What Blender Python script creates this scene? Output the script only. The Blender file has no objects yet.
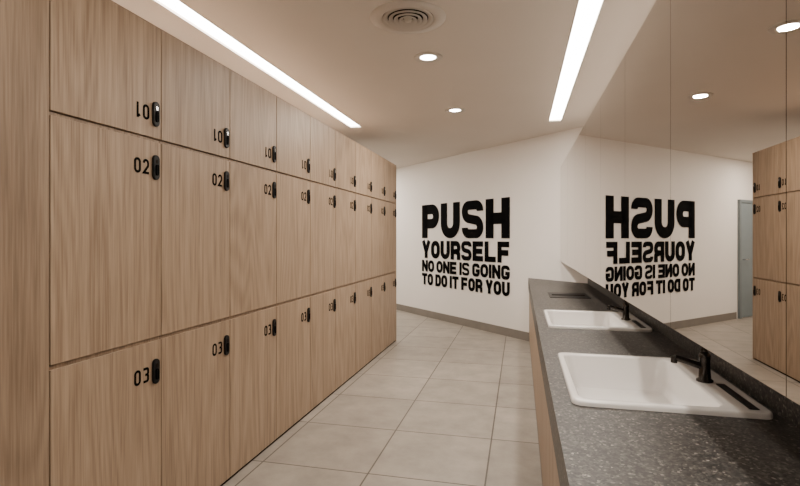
import bpy, bmesh, math, random
from mathutils import Vector, Matrix
random.seed(4)
S=bpy.context.scene
COL=S.collection
CAMZ=1.384; CEIL=2.691; WC=6.976   # back wall plane: x+y=WC
XM=0.485; XW=0.80; ZC=0.84; XF=0.105

# ---------------------------------------------------------------- materials
def newmat(name):
    m=bpy.data.materials.new(name); m.use_nodes=True
    nt=m.node_tree; b=nt.nodes['Principled BSDF']
    return m,nt,b
def N(nt,t,**kw):
    n=nt.nodes.new(t)
    for k,v in kw.items(): setattr(n,k,v)
    return n
def ramp(nt,fac,stops):
    r=N(nt,'ShaderNodeValToRGB')
    e=r.color_ramp.elements
    while len(e)<len(stops): e.new(0.5)
    for i,(p,c) in enumerate(stops):
        e[i].position=p; e[i].color=(c[0],c[1],c[2],1)
    nt.links.new(fac,r.inputs['Fac']); return r
def simple(name,col,rough=0.5,metal=0.0,var=0.04,scale=8,bump=0.0,spec=0.5):
    m,nt,b=newmat(name)
    tc=N(nt,'ShaderNodeTexCoord'); no=N(nt,'ShaderNodeTexNoise')
    no.inputs['Scale'].default_value=scale; no.inputs['Detail'].default_value=4
    nt.links.new(tc.outputs['Object'],no.inputs['Vector'])
    lo=[c*(1-var) for c in col]; hi=[min(1,c*(1+var)) for c in col]
    r=ramp(nt,no.outputs['Fac'],[(0.3,lo),(0.7,hi)])
    nt.links.new(r.outputs['Color'],b.inputs['Base Color'])
    b.inputs['Roughness'].default_value=rough; b.inputs['Metallic'].default_value=metal
    b.inputs['Specular IOR Level'].default_value=spec
    if bump>0:
        bp=N(nt,'ShaderNodeBump'); bp.inputs['Strength'].default_value=bump; bp.inputs['Distance'].default_value=0.002
        n2=N(nt,'ShaderNodeTexNoise'); n2.inputs['Scale'].default_value=180
        nt.links.new(tc.outputs['Object'],n2.inputs['Vector'])
        nt.links.new(n2.outputs['Fac'],bp.inputs['Height']); nt.links.new(bp.outputs['Normal'],b.inputs['Normal'])
    return m
def emis(name,col,st):
    m,nt,b=newmat(name)
    b.inputs['Base Color'].default_value=(.8,.8,.8,1)
    b.inputs['Emission Color'].default_value=(*col,1); b.inputs['Emission Strength'].default_value=st
    return m
def wood(name,light,dark,rough=0.45):
    m,nt,b=newmat(name); L=nt.links
    tc=N(nt,'ShaderNodeTexCoord'); oi=N(nt,'ShaderNodeObjectInfo')
    mul=N(nt,'ShaderNodeMath',operation='MULTIPLY'); mul.inputs[1].default_value=37.0
    L.new(oi.outputs['Random'],mul.inputs[0])
    cmb=N(nt,'ShaderNodeCombineXYZ'); L.new(mul.outputs[0],cmb.inputs[0]); L.new(mul.outputs[0],cmb.inputs[1]); L.new(mul.outputs[0],cmb.inputs[2])
    add=N(nt,'ShaderNodeVectorMath',operation='ADD'); L.new(tc.outputs['Object'],add.inputs[0]); L.new(cmb.outputs[0],add.inputs[1])
    mp=N(nt,'ShaderNodeMapping'); mp.inputs['Scale'].default_value=(1,1,0.11); L.new(add.outputs[0],mp.inputs['Vector'])
    n1=N(nt,'ShaderNodeTexNoise'); n1.inputs['Scale'].default_value=3.2; n1.inputs['Detail'].default_value=1.2; n1.inputs['Roughness'].default_value=.35
    L.new(mp.outputs[0],n1.inputs['Vector'])
    m1=N(nt,'ShaderNodeMath',operation='MULTIPLY'); m1.inputs[1].default_value=110; L.new(n1.outputs['Fac'],m1.inputs[0])
    sn=N(nt,'ShaderNodeMath',operation='SINE'); L.new(m1.outputs[0],sn.inputs[0])
    s2=N(nt,'ShaderNodeMath',operation='MULTIPLY_ADD'); s2.inputs[1].default_value=.5; s2.inputs[2].default_value=.5; L.new(sn.outputs[0],s2.inputs[0])
    mp2=N(nt,'ShaderNodeMapping'); mp2.inputs['Scale'].default_value=(1,1,0.03); L.new(add.outputs[0],mp2.inputs['Vector'])
    n2=N(nt,'ShaderNodeTexNoise'); n2.inputs['Scale'].default_value=140; n2.inputs['Detail'].default_value=3
    L.new(mp2.outputs[0],n2.inputs['Vector'])
    n3=N(nt,'ShaderNodeTexNoise'); n3.inputs['Scale'].default_value=16; n3.inputs['Detail'].default_value=3
    L.new(mp2.outputs[0],n3.inputs['Vector'])
    a1=N(nt,'ShaderNodeMath',operation='MULTIPLY'); a1.inputs[1].default_value=.14; L.new(s2.outputs[0],a1.inputs[0])
    a2=N(nt,'ShaderNodeMath',operation='MULTIPLY_ADD'); a2.inputs[1].default_value=.75; L.new(n2.outputs['Fac'],a2.inputs[0]); L.new(a1.outputs[0],a2.inputs[2])
    a3=N(nt,'ShaderNodeMath',operation='MULTIPLY_ADD'); a3.inputs[1].default_value=.4; L.new(n3.outputs['Fac'],a3.inputs[0]); L.new(a2.outputs[0],a3.inputs[2])
    r=ramp(nt,a3.outputs[0],[(0.40,dark),(0.84,light)])
    L.new(r.outputs['Color'],b.inputs['Base Color'])
    b.inputs['Roughness'].default_value=rough; b.inputs['Specular IOR Level'].default_value=.3
    bp=N(nt,'ShaderNodeBump'); bp.inputs['Strength'].default_value=.12; bp.inputs['Distance'].default_value=.001
    L.new(n2.outputs['Fac'],bp.inputs['Height']); L.new(bp.outputs['Normal'],b.inputs['Normal'])
    return m
M_wall=simple('wall_paint',(.85,.81,.77),.7,0,.012,2,.1)
M_ceil=simple('ceiling_paint',(.67,.61,.55),.8,0,.012,2)
M_wood=wood('oak_laminate',(.41,.30,.208),(.225,.153,.099))
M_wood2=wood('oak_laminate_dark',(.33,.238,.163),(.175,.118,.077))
M_dark=simple('dark_gap',(.015,.011,.009),.8,spec=.1)
M_black=simple('black_vinyl',(.002,.002,.0022),.8,spec=.05)
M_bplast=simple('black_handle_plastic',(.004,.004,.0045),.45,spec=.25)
M_white=simple('white_ceramic',(.84,.81,.78),.12,0,.01)
M_vent=simple('vent_white_metal',(.56,.51,.46),.5,0,.02)
M_bronze=simple('dark_bronze_metal',(.05,.044,.04),.25,.9)
M_chrome=simple('chrome',(.6,.6,.6),.15,1)
M_base=simple('baseboard_tile',(.20,.178,.155),.5,0,.08,5)
M_door=simple('grey_door_paint',(.20,.245,.265),.4,0,.03)
M_frame=simple('door_frame_grey',(.17,.205,.22),.4,0,.03)
M_side=simple('mirror_cabinet_side',(.30,.27,.24),.5)
M_strip=emis('led_strip',(1,.92,.82),25)
M_down=emis('downlight_or_fill_lamp',(1,.92,.82),30)
# mirror
M_mirror,nt,b=newmat('mirror_glass')
tc=N(nt,'ShaderNodeTexCoord'); no=N(nt,'ShaderNodeTexNoise'); no.inputs['Scale'].default_value=1
nt.links.new(tc.outputs['Object'],no.inputs['Vector'])
r=ramp(nt,no.outputs['Fac'],[(0,(.63,.59,.55)),(1,(.65,.61,.57))]); nt.links.new(r.outputs['Color'],b.inputs['Base Color'])
b.inputs['Metallic'].default_value=1; b.inputs['Roughness'].default_value=.0
# granite
M_gran,nt,b=newmat('dark_granite')
tc=N(nt,'ShaderNodeTexCoord'); v=N(nt,'ShaderNodeTexVoronoi'); v.inputs['Scale'].default_value=170
nt.links.new(tc.outputs['Object'],v.inputs['Vector'])
r1=ramp(nt,v.outputs['Color'],[(.0,(.012,.011,.010)),(.5,(.05,.045,.041)),(.78,(.085,.077,.07)),(1.,(.29,.26,.23))])
n=N(nt,'ShaderNodeTexNoise'); n.inputs['Scale'].default_value=60; n.inputs['Detail'].default_value=5
nt.links.new(tc.outputs['Object'],n.inputs['Vector'])
r2=ramp(nt,n.outputs['Fac'],[(.35,(.45,.45,.45)),(.7,(1.35,1.35,1.35))])
mx=N(nt,'ShaderNodeMix',data_type='RGBA',blend_type='MULTIPLY'); mx.inputs[0].default_value=1
nt.links.new(r1.outputs['Color'],mx.inputs[6]); nt.links.new(r2.outputs['Color'],mx.inputs[7])
nt.links.new(mx.outputs[2],b.inputs['Base Color']); b.inputs['Roughness'].default_value=.42
b.inputs['Specular IOR Level'].default_value=.35
# floor tiles
M_floor,nt,b=newmat('floor_tile')
L=nt.links
tc=N(nt,'ShaderNodeTexCoord'); mp=N(nt,'ShaderNodeMapping'); L.new(tc.outputs['Object'],mp.inputs['Vector'])
TS=0.675
mp.inputs['Location'].default_value=(0.19+TS*10,TS*10-0.1,0)
br=N(nt,'ShaderNodeTexBrick'); br.offset=0.0; br.squash=1
br.inputs['Scale'].default_value=1; br.inputs['Brick Width'].default_value=TS; br.inputs['Row Height'].default_value=TS
br.inputs['Mortar Size'].default_value=.005; br.inputs['Mortar Smooth'].default_value=.1; br.inputs['Bias'].default_value=0
br.inputs['Color1'].default_value=(.325,.288,.245,1); br.inputs['Color2'].default_value=(.38,.338,.29,1); br.inputs['Mortar'].default_value=(.09,.074,.06,1)
L.new(mp.outputs[0],br.inputs['Vector'])
n=N(nt,'ShaderNodeTexNoise'); n.inputs['Scale'].default_value=4; n.inputs['Detail'].default_value=9; n.inputs['Roughness'].default_value=.68
L.new(tc.outputs['Object'],n.inputs['Vector'])
r2=ramp(nt,n.outputs['Fac'],[(.3,(.76,.76,.76)),(.7,(1.14,1.14,1.14))])
mx=N(nt,'ShaderNodeMix',data_type='RGBA',blend_type='MULTIPLY'); mx.inputs[0].default_value=1
L.new(br.outputs['Color'],mx.inputs[6]); L.new(r2.outputs['Color'],mx.inputs[7]); L.new(mx.outputs[2],b.inputs['Base Color'])
b.inputs['Roughness'].default_value=.42
bp=N(nt,'ShaderNodeBump'); bp.inputs['Strength'].default_value=.4; bp.inputs['Distance'].default_value=.002; bp.invert=True
L.new(br.outputs['Fac'],bp.inputs['Height']); L.new(bp.outputs['Normal'],b.inputs['Normal'])

# ---------------------------------------------------------------- mesh helpers
def obj_bm(name,bm,mat,parent=None,loc=(0,0,0),rotz=0,smooth=False):
    bmesh.ops.recalc_face_normals(bm,faces=bm.faces[:])
    me=bpy.data.meshes.new(name); bm.to_mesh(me); bm.free()
    if smooth:
        for p in me.polygons: p.use_smooth=True
    for m in (mat if isinstance(mat,(list,tuple)) else [mat]): me.materials.append(m)
    o=bpy.data.objects.new(name,me); COL.objects.link(o)
    o.location=loc; o.rotation_euler=(0,0,rotz)
    if parent: o.parent=parent
    return o
def addbox(bm,x0,x1,y0,y1,z0,z1,mi=0):
    vs=[bm.verts.new(p) for p in [(x0,y0,z0),(x1,y0,z0),(x1,y1,z0),(x0,y1,z0),(x0,y0,z1),(x1,y0,z1),(x1,y1,z1),(x0,y1,z1)]]
    for f in [(0,3,2,1),(4,5,6,7),(0,1,5,4),(1,2,6,5),(2,3,7,6),(3,0,4,7)]:
        fc=bm.faces.new([vs[i] for i in f]); fc.material_index=mi
def addprism(bm,poly,z0,z1):
    lo=[bm.verts.new((x,y,z0)) for x,y in poly]; hi=[bm.verts.new((x,y,z1)) for x,y in poly]
    n=len(poly)
    bm.faces.new(lo[::-1]); bm.faces.new(hi)
    for i in range(n): bm.faces.new([lo[i],lo[(i+1)%n],hi[(i+1)%n],hi[i]])
def box(name,b6,mat,parent=None,bevel=0,loc=(0,0,0),rotz=0):
    bm=bmesh.new(); addbox(bm,*b6); o=obj_bm(name,bm,mat,parent,loc,rotz)
    if bevel:
        md=o.modifiers.new('bevel','BEVEL'); md.width=bevel; md.segments=2
    return o
def prism(name,poly,z0,z1,mat,parent=None,bevel=0):
    bm=bmesh.new(); addprism(bm,poly,z0,z1); o=obj_bm(name,bm,mat,parent)
    if bevel:
        md=o.modifiers.new('bevel','BEVEL'); md.width=bevel; md.segments=2
    return o
def empty(name,loc=(0,0,0)):
    e=bpy.data.objects.new(name,None); COL.objects.link(e); e.location=loc; e.empty_display_size=.1
    return e
def lathe(name,prof,mat,parent=None,loc=(0,0,0),seg=48,close=False,smooth=True):
    bm=bmesh.new(); rings=[]
    for r,z in prof:
        if r<1e-6: rings.append([bm.verts.new((0,0,z))]*seg)
        else: rings.append([bm.verts.new((r*math.cos(2*math.pi*i/seg),r*math.sin(2*math.pi*i/seg),z)) for i in range(seg)])
    pairs=list(zip(rings,rings[1:]))
    if close: pairs.append((rings[-1],rings[0]))
    for a,b_ in pairs:
        for i in range(seg):
            j=(i+1)%seg
            vs=[]
            for v in (a[i],a[j],b_[j],b_[i]):
                if v not in vs: vs.append(v)
            if len(vs)>2:
                try: bm.faces.new(vs)
                except ValueError: pass
    o=obj_bm(name,bm,mat,parent,loc,0,smooth)
    return o
def tube(bm,p0,p1,r0,r1,seg=20):
    p0=Vector(p0);p1=Vector(p1);d=(p1-p0)
    q=d.to_track_quat('Z','Y').to_matrix()
    A=[];B=[]
    for i in range(seg):
        a=2*math.pi*i/seg; v=Vector((math.cos(a),math.sin(a),0))
        A.append(bm.verts.new(p0+q@(v*r0))); B.append(bm.verts.new(p1+q@(v*r1)))
    for i in range(seg):
        j=(i+1)%seg; bm.faces.new([A[i],A[j],B[j],B[i]])
    bm.faces.new(A[::-1]); bm.faces.new(B)

# ---------------------------------------------------------------- lettering
def fillet(pts,closed=False):
    out=[];n=len(pts)
    for i,p in enumerate(pts):
        r=p[2] if len(p)>2 else 0
        P=Vector(p[:2])
        if r<=0 or (not closed and i in (0,n-1)): out.append(P); continue
        A=Vector(pts[i-1][:2]);B=Vector(pts[(i+1)%n][:2])
        u=(A-P).normalized(); v=(B-P).normalized()
        a=P+u*r; c=P+v*r
        ang=math.acos(max(-1,min(1,u.dot(v))))
        for k in range(9):
            t=k/8
            w=math.sin(ang/2)
            den=(1-t)**2+2*t*(1-t)*w+t*t
            out.append((a*(1-t)**2+P*2*t*(1-t)*w+c*t*t)/den)
    return out
def stroke(bm,pts,t,depth,closed=False,ox=0,oz=0):
    P=fillet(pts,closed); n=len(P); Lp=[];Rp=[]
    for i in range(n):
        if closed: a=P[i-1];c=P[(i+1)%n]
        else: a=P[max(i-1,0)];c=P[min(i+1,n-1)]
        d1=(P[i]-a); d2=(c-P[i])
        if d1.length<1e-9: d1=d2
        if d2.length<1e-9: d2=d1
        d1=d1.normalized(); d2=d2.normalized()
        n1=Vector((-d1.y,d1.x)); n2=Vector((-d2.y,d2.x))
        m=(n1+n2)
        m=m.normalized() if m.length>1e-6 else n1
        k=(t/2)/max(.35,m.dot(n1))
        Lp.append(P[i]+m*k); Rp.append(P[i]-m*k)
    def V(p,y): return bm.verts.new((p.x+ox,y,p.y+oz))
    LF=[V(p,-depth) for p in Lp];RF=[V(p,-depth) for p in Rp];LB=[V(p,0) for p in Lp];RB=[V(p,0) for p in Rp]
    rng=range(n) if closed else range(n-1)
    for i in rng:
        j=(i+1)%n
        bm.faces.new([LF[i],RF[i],RF[j],LF[j]]); bm.faces.new([LB[i],LB[j],RB[j],RB[i]])
        bm.faces.new([LF[i],LF[j],LB[j],LB[i]]); bm.faces.new([RF[i],RB[i],RB[j],RF[j]])
    if not closed:
        for i in (0,n-1): bm.faces.new([LF[i],LB[i],RB[i],RF[i]])
def glyph(bm,c,w,h,t,d,ox,oz):
    m=t/2; r=min(w*.5-m,h*.5-m)*0.95; r=min(r,w*.36)
    def s(pts,closed=False,tt=None): stroke(bm,pts,tt or t,d,closed,ox,oz)
    if c=='H': s([(m,0),(m,h)]);s([(w-m,0),(w-m,h)]);s([(m,h/2),(w-m,h/2)])
    elif c in 'PR':
        s([(m,0),(m,h)]); rr=min(r,(h*.57-m)*.48)
        s([(m,h-m),(w-m,h-m,rr),(w-m,.43*h,rr),(m,.43*h)])
        if c=='R': s([(w*.45,.46*h),(w-m*1.1,.36*h,m*.5),(w-m,0)])
    elif c=='U': s([(m,h),(m,m,r),(w-m,m,r),(w-m,h)])
    elif c in 'O0': s([(m,m,r),(w-m,m,r),(w-m,h-m,r),(m,h-m,r)],True)
    elif c=='D': s([(m,m),(w-m,m,r),(w-m,h-m,r),(m,h-m)],True)
    elif c=='S':
        ts=t*.84; m=ts/2
        rt=min(w/2-m,(h-m-.55*h)/2)*.97; te=h-m-rt-.002*h
        s([(w-m,te),(w-m,h-m,rt),(m,h-m,rt),(m,.55*h,rt),(w-m,.45*h,rt),(w-m,m,rt),(m,m,rt),(m,h-te)],False,ts)
    elif c=='G':
        rg=min(r,(h-m)-.68*h)
        s([(w-m,h*.67),(w-m,h-m,rg),(m,h-m,rg),(m,m,rg),(w-m,m,rg),(w-m,.44*h),(w*.5,.44*h)])
    elif c=='Y': s([(m*.9,h),(w/2,.36*h)]);s([(w-m*.9,h),(w/2,.36*h)]);s([(w/2,.42*h),(w/2,0)])
    elif c=='E': s([(m,0),(m,h)]);s([(m,m),(w*.95,m)]);s([(m,h/2),(w*.88,h/2)]);s([(m,h-m),(w*.95,h-m)])
    elif c=='F': s([(m,0),(m,h)]);s([(m,h*.47),(w*.88,h*.47)]);s([(m,h-m),(w*.95,h-m)])
    elif c=='L': s([(m,0),(m,h)]);s([(m,m),(w*.95,m)])
    elif c=='N': s([(m,0),(m,h)]);s([(w-m,0),(w-m,h)]);s([(m,h-m*.6),(w-m,m*.6)])
    elif c=='T': s([(w/2,0),(w/2,h)]);s([(0,h-m),(w,h-m)])
    elif c=='I': s([(m,0),(m,h)])
    elif c=='1': s([(w*.5,0),(w*.5,h)]);s([(w*.5,h-m),(w*.12,h*.80)]);
    elif c=='2': s([(m,h*.72),(m,h-m,r),(w-m,h-m,r),(w-m,h*.55,r*.4),(m,m),(w,m)])
    elif c=='3':
        r3=min(w/2-m,h*.22-m)*.9
        s([(w*.1,h-m),(w-m,h-m,r3),(w-m,h*.52,r3),(w*.4,h*.52)])
        s([(w*.4,h*.52),(w-m,h*.52,r3),(w-m,m,r3),(w*.1,m)])
def textrow(bm,txt,W,h,t,d,ox,oz,gap,space):
    nI=txt.count('I'); ns=txt.count(' '); nl=len(txt)-nI-ns
    gaps=sum(1 for a,b_ in zip(txt,txt[1:]) if a!=' ' and b_!=' ')
    w=(W-nI*t-ns*space-gaps*gap)/nl
    x=ox
    for i,c in enumerate(txt):
        if c==' ': x+=space; continue
        ww=t if c=='I' else w
        glyph(bm,c,ww,h,t,d,x,oz); x+=ww
        if i+1<len(txt) and txt[i+1]!=' ': x+=gap

# ---------------------------------------------------------------- room shell
XL=-2.26; Y0=-3.0; XLL=-4.2; YR=6.52
def wl(x): return WC-x
bm=bmesh.new(); addprism(bm,[(XLL,YR),(XL,YR),(XL,Y0),(XW,Y0),(XW,wl(XW)),(XLL,wl(XLL))],-.1,0)
obj_bm('floor',bm,M_floor)
# ceiling with recessed light slots
LS=(-1.965,-1.825,5.66); RS=(.312,.452,5.87); SY0=-2.4
bm=bmesh.new(); T=.12
z0,z1=CEIL,CEIL+T
addprism(bm,[(XL,Y0),(XW,Y0),(XW,SY0),(XL,SY0)],z0,z1)
YE=5.66
addbox(bm,XL,LS[0],SY0,YE,z0,z1); addbox(bm,LS[1],RS[0],SY0,YE,z0,z1); addbox(bm,RS[1],XW,SY0,YE,z0,z1)
addbox(bm,XL,RS[0],YE,RS[2],z0,z1); addbox(bm,RS[1],XW,YE,RS[2],z0,z1)
addprism(bm,[(XL,RS[2]),(XW,RS[2]),(XW,wl(XW)),(XLL,wl(XLL)),(XLL,YR),(XL,YR)],z0,z1)
addbox(bm,XL,XW,Y0,YE+.3,z1,z1+.05)
obj_bm('ceiling',bm,M_ceil)
box('wall_left',(XL-.1,XL,Y0,YR-.1,0,CEIL),M_wall)
box('wall_left_return',(XLL,XL,YR-.1,YR,0,CEIL),M_wall)
box('wall_left_far',(XLL-.1,XLL,YR-.1,wl(XLL),0,CEIL),M_wall)
box('wall_right',(XW,XW+.1,Y0,wl(XW),0,CEIL),M_wall)
box('wall_front',(XL-.1,XW+.1,Y0-.1,Y0,0,CEIL),M_wall)
k=.1*math.sqrt(2)
prism('wall_back',[(XW+.1,wl(XW+.1)),(XW+.1,wl(XW+.1)+k),(XLL-.1,wl(XLL-.1)+k),(XLL-.1,wl(XLL-.1))],0,CEIL,M_wall)
q=.014*math.sqrt(2)
DX0,DX1=-3.3,-2.62   # door extent in x along the slanted wall
prism('baseboard_back',[(XF+.02,wl(XF+.02)),(DX1+.03,wl(DX1+.03)),(DX1+.03,wl(DX1+.03)-q),(XF+.02,wl(XF+.02)-q)],0,.115,M_base)
box('baseboard_left',(XLL,XLL+.012,YR,wl(XLL)-.05,0,.115),M_base)
# slot lights
for nm,s in (('led_strip_light',LS),('led_strip_light',RS)):
    e=empty(nm,((s[0]+s[1])/2,SY0,CEIL))
    w=(s[1]-s[0])/2; l=s[2]-SY0
    box('diffuser_panel',(-w+.002,w-.002,.002,l-.002,.012,.02),M_strip,e)
    bm=bmesh.new()
    addbox(bm,-w,-w+.006,0.006,l-.006,-.004,.04); addbox(bm,w-.006,w,0.006,l-.006,-.004,.04)
    addbox(bm,-w,w,0,.006,-.004,.04); addbox(bm,-w,w,l-.006,l,-.004,.04)
    obj_bm('channel_trim',bm,M_vent,e)
# door on slanted wall
sl=math.sqrt(2)
dw=(DX1-DX0)*sl
e=empty('door_1',(DX0,wl(DX0),0)); e.rotation_euler=(0,0,-math.pi/4)
box('door_leaf',(.05,dw-.05,-.03,-.002,0.01,1.97),M_door,e,.003)
bm=bmesh.new(); addbox(bm,0,.05,-.045,-.001,0,2.02); addbox(bm,dw-.05,dw,-.045,-.001,0,2.02); addbox(bm,.05,dw-.05,-.045,-.001,1.972,2.02)
obj_bm('door_frame',bm,M_frame,e)
bm=bmesh.new(); tube(bm,(dw-.12,-.03,1.0),(dw-.12,-.075,1.0),.011,.011); tube(bm,(dw-.12,-.07,1.0),(dw-.25,-.07,1.0),.01,.009)
obj_bm('door_handle',bm,M_chrome,e)

# ---------------------------------------------------------------- sign lettering
bm=bmesh.new(); W=2.17; D=.008
textrow(bm,'PUSH',W,.575,.165,D,0,1.365,.06,.1)
textrow(bm,'YOURSELF',W,.30,.080,D,0,1.02,.030,.1)
textrow(bm,'NO ONE IS GOING',W,.20,.050,D,0,.785,.020,.075)
textrow(bm,'TO DO IT FOR YOU',W,.20,.050,D,0,.555,.020,.075)
sx=-1.67; off=.002/sl
obj_bm('wall_lettering_sign',bm,M_black,None,(sx-off,wl(sx)-off,0),-math.pi/4)

# ---------------------------------------------------------------- lockers
PX=-1.6; P=.5584; YS=1.416; ZT=2.338; Z1=1.822; Z2=.925; ZB=.03
def pill(bm,yc,zc,w,h,x0,x1,seg=10):
    r=w/2; pts=[]
    for i in range(seg+1):
        a=math.pi*i/seg; pts.append((yc+r*math.cos(a),zc+h/2-r+r*math.sin(a)))
    for i in range(seg+1):
        a=math.pi+math.pi*i/seg; pts.append((yc+r*math.cos(a),zc-h/2+r+r*math.sin(a)))
    A=[bm.verts.new((x0,y,z)) for y,z in pts];B=[bm.verts.new((x1,y,z)) for y,z in pts]; n=len(pts)
    bm.faces.new(A);bm.faces.new(B[::-1])
    for i in range(n): bm.faces.new([A[i],A[(i+1)%n],B[(i+1)%n],B[i]])
def locker(i):
    y=YS+i*P
    e=empty('locker',(PX,y,0))
    bm=bmesh.new(); addbox(bm,-.6,-.02,.001,P-.001,ZB,ZT-.004); addbox(bm,-.6,-.012,.001,P-.001,0,ZB)
    obj_bm('carcass',bm,M_dark,e)
    box('top_panel',(-.6,-.001,.001,P-.001,ZT-.004,ZT),M_wood2,e)
    for kk,zz in enumerate((Z1,Z2)):
        box('shelf_edge_%d'%(kk+1),(-.019,-.010,.001,P-.001,zz-.012,zz+.004),M_wood2,e)
    g=.003
    for k,(a,b_,zc,tx) in enumerate([(Z1+.008,ZT-.004,Z1+.115,'01'),(Z2+.008,Z1-.010,Z1-.125,'02'),(ZB-.01,Z2-.010,Z2-.145,'03')]):
        d=box('door_%d'%(k+1),(-.02,0,-P/2+g,P/2-g,-(b_-a)/2,(b_-a)/2),M_wood,e,.0015,loc=(0,P/2,(a+b_)/2))
        yc=P-.042
        bm=bmesh.new(); pill(bm,yc,zc,.040,.112,.0,.012)
        h=obj_bm('handle_%d'%(k+1),bm,M_bplast,e); md=h.modifiers.new('b','BEVEL'); md.width=.003; md.segments=2; md.limit_method='ANGLE'
        bm=bmesh.new(); pill(bm,yc,zc+.026,.014,.02,.0122,.0135,6)
        obj_bm('lock_indicator_%d'%(k+1),bm,M_chrome if k==0 else M_dark,e)
        bm=bmesh.new(); pill(bm,yc,zc-.012,.018,.05,.0122,.016,8)
        obj_bm('finger_pull_%d'%(k+1),bm,M_black,e)
        bm=bmesh.new()
        glyph(bm,tx[0],.038,.066,.0105,.0015,-.0445,-.033); glyph(bm,tx[1],.036,.066,.0105,.0015,.0065,-.033)
        o=obj_bm('number_%d'%(k+1),bm,M_black,e,(.0002,yc-.08,zc-.003),math.pi/2)
        if k==0: o.rotation_euler=(0,math.pi,math.pi/2)   # top row numerals fitted upside down
for i in range(9): locker(i)
bm=bmesh.new(); addbox(bm,PX-.6,PX+.0,-.2,YS-.004,0,CEIL-.002)
o=obj_bm('locker_end_panel',bm,M_wood2)
box('locker_end_panel',(PX-.6,PX,YS+9*P+.001,YS+9*P+.02,0,ZT),M_wood)

# ---------------------------------------------------------------- vanity counter
YN=-1.2
sinks=[(1.70,2.40),(3.11,3.78)]; SXa,SXb=.165,.742
e=empty('vanity_counter',(0,0,0))
bm=bmesh.new(); TH=.13
hx0,hx1=SXa+.03,SXb-.03
xb=XW-.001
def slab(y0,y1): addbox(bm,XF,xb,y0,y1,ZC-.04,ZC)
prev=YN
holes=[(hx0,hx1,a+.03,b_-.03) for a,b_ in sinks]+[(.27,.60,4.68,5.08)]
for (a,b_,c,d) in holes:
    slab(prev,c)
    addbox(bm,XF,a,c,d,ZC-.04,ZC); addbox(bm,b_,xb,c,d,ZC-.04,ZC)
    prev=d
addprism(bm,[(XF,prev),(xb,prev),(xb,wl(xb)-.003),(XF,wl(XF)-.003)],ZC-.04,ZC)
addprism(bm,[(XF,YN),(XF+.025,YN),(XF+.025,wl(XF+.025)-.003),(XF,wl(XF)-.003)],ZC-TH,ZC-.04)
addprism(bm,[(XW-.03,YN),(xb,YN),(xb,wl(xb)-.003),(XW-.03,wl(XW-.03)-.003)],ZC,ZC+.12)
obj_bm('granite_top',bm,M_gran,e)
bm=bmesh.new(); addbox(bm,.262,.608,4.672,5.088,ZC+.0005,ZC+.004)
obj_bm('slot_plate',bm,M_bplast,e)
bm=bmesh.new(); addbox(bm,.29,.58,4.84,4.92,ZC+.004,ZC+.0055)
obj_bm('slot_opening',bm,M_dark,e)
cx=XF+.012
yb=YN; k=0
while yb<wl(cx)-.05:
    ye=min(yb+.66,wl(cx)-.004)
    box('cabinet_door_%d'%k,(0,.018,-(ye-yb)/2+.0025,(ye-yb)/2-.0025,.08,ZC-TH-.004),M_wood,e,.001,loc=(cx,(yb+ye)/2,0))
    yb=ye;k+=1
bm=bmesh.new(); addprism(bm,[(cx+.02,YN),(xb,YN),(xb,wl(xb)-.005),(cx+.02,wl(cx+.02)-.005)],0.0,.55)
addprism(bm,[(cx+.02,YN),(cx+.035,YN),(cx+.035,wl(cx+.035)-.005),(cx+.02,wl(cx+.02)-.005)],.55,ZC-TH)
obj_bm('cabinet_carcass',bm,M_dark,e)
box('cabinet_plinth',(cx+.004,cx+.019,YN,wl(cx)-.03,0,.078),M_base,e)

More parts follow.
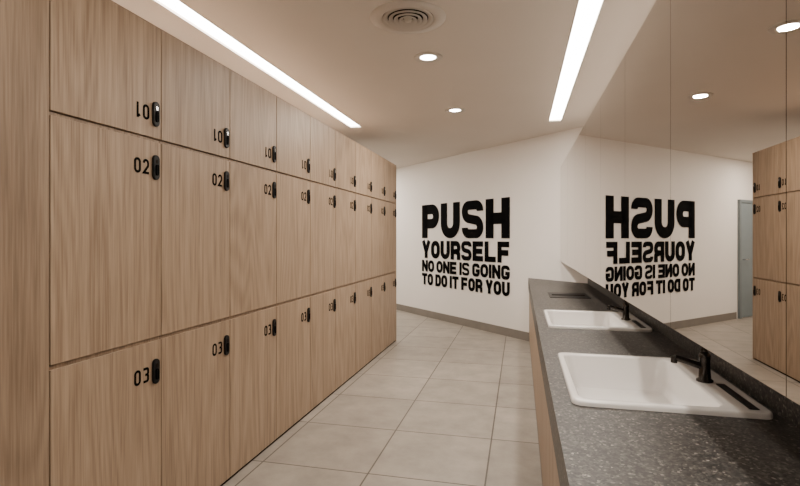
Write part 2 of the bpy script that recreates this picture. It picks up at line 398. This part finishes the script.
def rrect(x0,x1,y0,y1,r,n=8):
    pts=[]
    for cx_,cy_,a0 in ((x1-r,y1-r,0),(x0+r,y1-r,90),(x0+r,y0+r,180),(x1-r,y0+r,270)):
        for i in range(n+1):
            a=math.radians(a0+90*i/n); pts.append((cx_+r*math.cos(a),cy_+r*math.sin(a)))
    return pts
for (a,b_) in sinks:
    e=empty('wash_basin',(0,0,0))
    x0,x1=SXa,SXb
    ix0,ix1=x0+.028,x1-.128; iy0,iy1=a+.035,b_-.035
    spec=[(x0,x1,a,b_,.035,0.0005),(x0,x1,a,b_,.035,.012),(x0+.004,x1-.004,a+.004,b_-.004,.033,.018),
          (ix0-.006,ix1+.006,iy0-.006,iy1+.006,.045,.018),(ix0,ix1,iy0,iy1,.045,.012),
          (ix0+.012,ix1-.012,iy0+.015,iy1-.015,.05,-.08),(ix0+.03,ix1-.03,iy0+.04,iy1-.04,.055,-.118),(ix0+.07,ix1-.07,iy0+.09,iy1-.09,.06,-.126)]
    bm=bmesh.new(); rings=[]
    for (p,q_,r_,s_,rad,z) in spec:
        rings.append([bm.verts.new((x,y,ZC+z)) for x,y in rrect(p,q_,r_,s_,rad)])
    for A,B in zip(rings,rings[1:]):
        n=len(A)
        for i in range(n): bm.faces.new([A[i],A[(i+1)%n],B[(i+1)%n],B[i]])
    bm.faces.new(rings[-1])
    o=obj_bm('basin_shell',bm,M_white,e,smooth=True)
    md=o.modifiers.new('sub','BEVEL'); md.width=.003; md.segments=2; md.limit_method='ANGLE'; md.angle_limit=math.radians(30)
    xc=(ix0+ix1)/2; ycen=(a+b_)/2
    lathe('drain',[(0,.004),(.018,.004),(.024,.002),(.024,-.001)],M_chrome,e,(xc,ycen,ZC-.125),24)
    box('black_deck_strip',(x1-.062,x1-.034,a+.03,ycen-.05,ZC+.0182,ZC+.021),M_bplast,e,.001)  # thin black strip lying on the basin deck
    f=empty('faucet',(x1-.088,ycen-.02,ZC+.0185))
    lathe('base',[(0,0),(.028,0),(.028,.006),(.020,.012),(.0175,.075),(.019,.085),(.019,.10),(.012,.108),(0,.108)],M_bronze,f,(0,0,0),28)
    bm=bmesh.new(); tube(bm,(-.012,0,.055),(-.100,-.0,.082),.0125,.011); tube(bm,(-.100,0,.086),(-.102,0,.062),.012,.011)
    obj_bm('spout',bm,M_bronze,f,smooth=False)
    bm=bmesh.new(); tube(bm,(0,0,.105),(-.002,.0,.118),.012,.010); tube(bm,(.0,0,.112),(-.016,.015,.165),.006,.005)
    obj_bm('lever',bm,M_bronze,f)

# ---------------------------------------------------------------- mirror cabinet
MB,MT=CAMZ-.300,2.25
e=empty('mirror_cabinet',(0,0,0))
prism('cabinet_body',[(XM+.006,-1.14),(XM+.006,wl(XM+.006)-.004),(XW-.001,wl(XW-.001)-.004),(XW-.001,-1.14)],MB,MT,M_side,e)
y=1.08-3*.74; k=0
while y<wl(XM)-.02:
    ye=min(y+.74,wl(XM)-.006)
    box('mirror_panel_%d'%k,(XM,XM+.005,y+.0012,ye-.0012,MB,MT),M_mirror,e)
    y+=.74;k+=1

# ---------------------------------------------------------------- ceiling fixtures
e=empty('ceiling_air_diffuser',(-.65,2.91,CEIL))
prof=[(.225,0),(.225,-.006),(.165,-.012),(.158,-.010),(.150,.0)]
lathe('outer_flange',prof,M_vent,e)
lathe('back_plate',[(0,-.0015),(.152,-.0015)],M_dark,e)
for i,(ro,ri) in enumerate([(.150,.122),(.115,.090),(.083,.060),(.053,.032)]):
    lathe('cone_ring_%d'%i,[(ro,-.004-.003*i),(ro,-.016-.003*i),(ri,-.003),(ri,-.0015)],M_vent,e)
lathe('center_cap',[(0,-.024),(.02,-.022),(.024,-.004)],M_vent,e)
for xx,yy,en in ((-.65,5.14,46),(-.65,3.58,20),(-.65,1.1,12),(-.65,-.9,12),(-3.2,7.7,34),(-3.2,9.0,34)):  # alcove pair: fill lamps added out of view to brighten the back wall
    e=empty('downlight_or_fill',(xx,yy,CEIL))
    lathe('trim_ring',[(.105,0),(.105,-.004),(.098,-.008),(.062,-.006),(.056,-.001)],M_vent,e)
    lathe('lamp_lens',[(0,-.003),(.057,-.003)],M_down,e)
    ld=bpy.data.lights.new('downlight_or_fill_lamp','AREA'); ld.shape='DISK'; ld.size=.11; ld.energy=en; ld.color=(1,.91,.80)
    lo=bpy.data.objects.new('lamp',ld); COL.objects.link(lo); lo.parent=e; lo.location=(0,0,-.0075)

# world
w=bpy.data.worlds.new('World'); S.world=w; w.use_nodes=True
w.node_tree.nodes['Background'].inputs[0].default_value=(.9,.8,.7,1); w.node_tree.nodes['Background'].inputs[1].default_value=.2
# camera
cd=bpy.data.cameras.new('camera'); cd.sensor_width=36; cd.lens=22.5; cd.shift_y=-6/800; cd.clip_start=.02
co=bpy.data.objects.new('camera',cd); COL.objects.link(co); co.location=(0,0,CAMZ); co.rotation_euler=(math.pi/2,0,math.radians(13.5))
S.camera=co
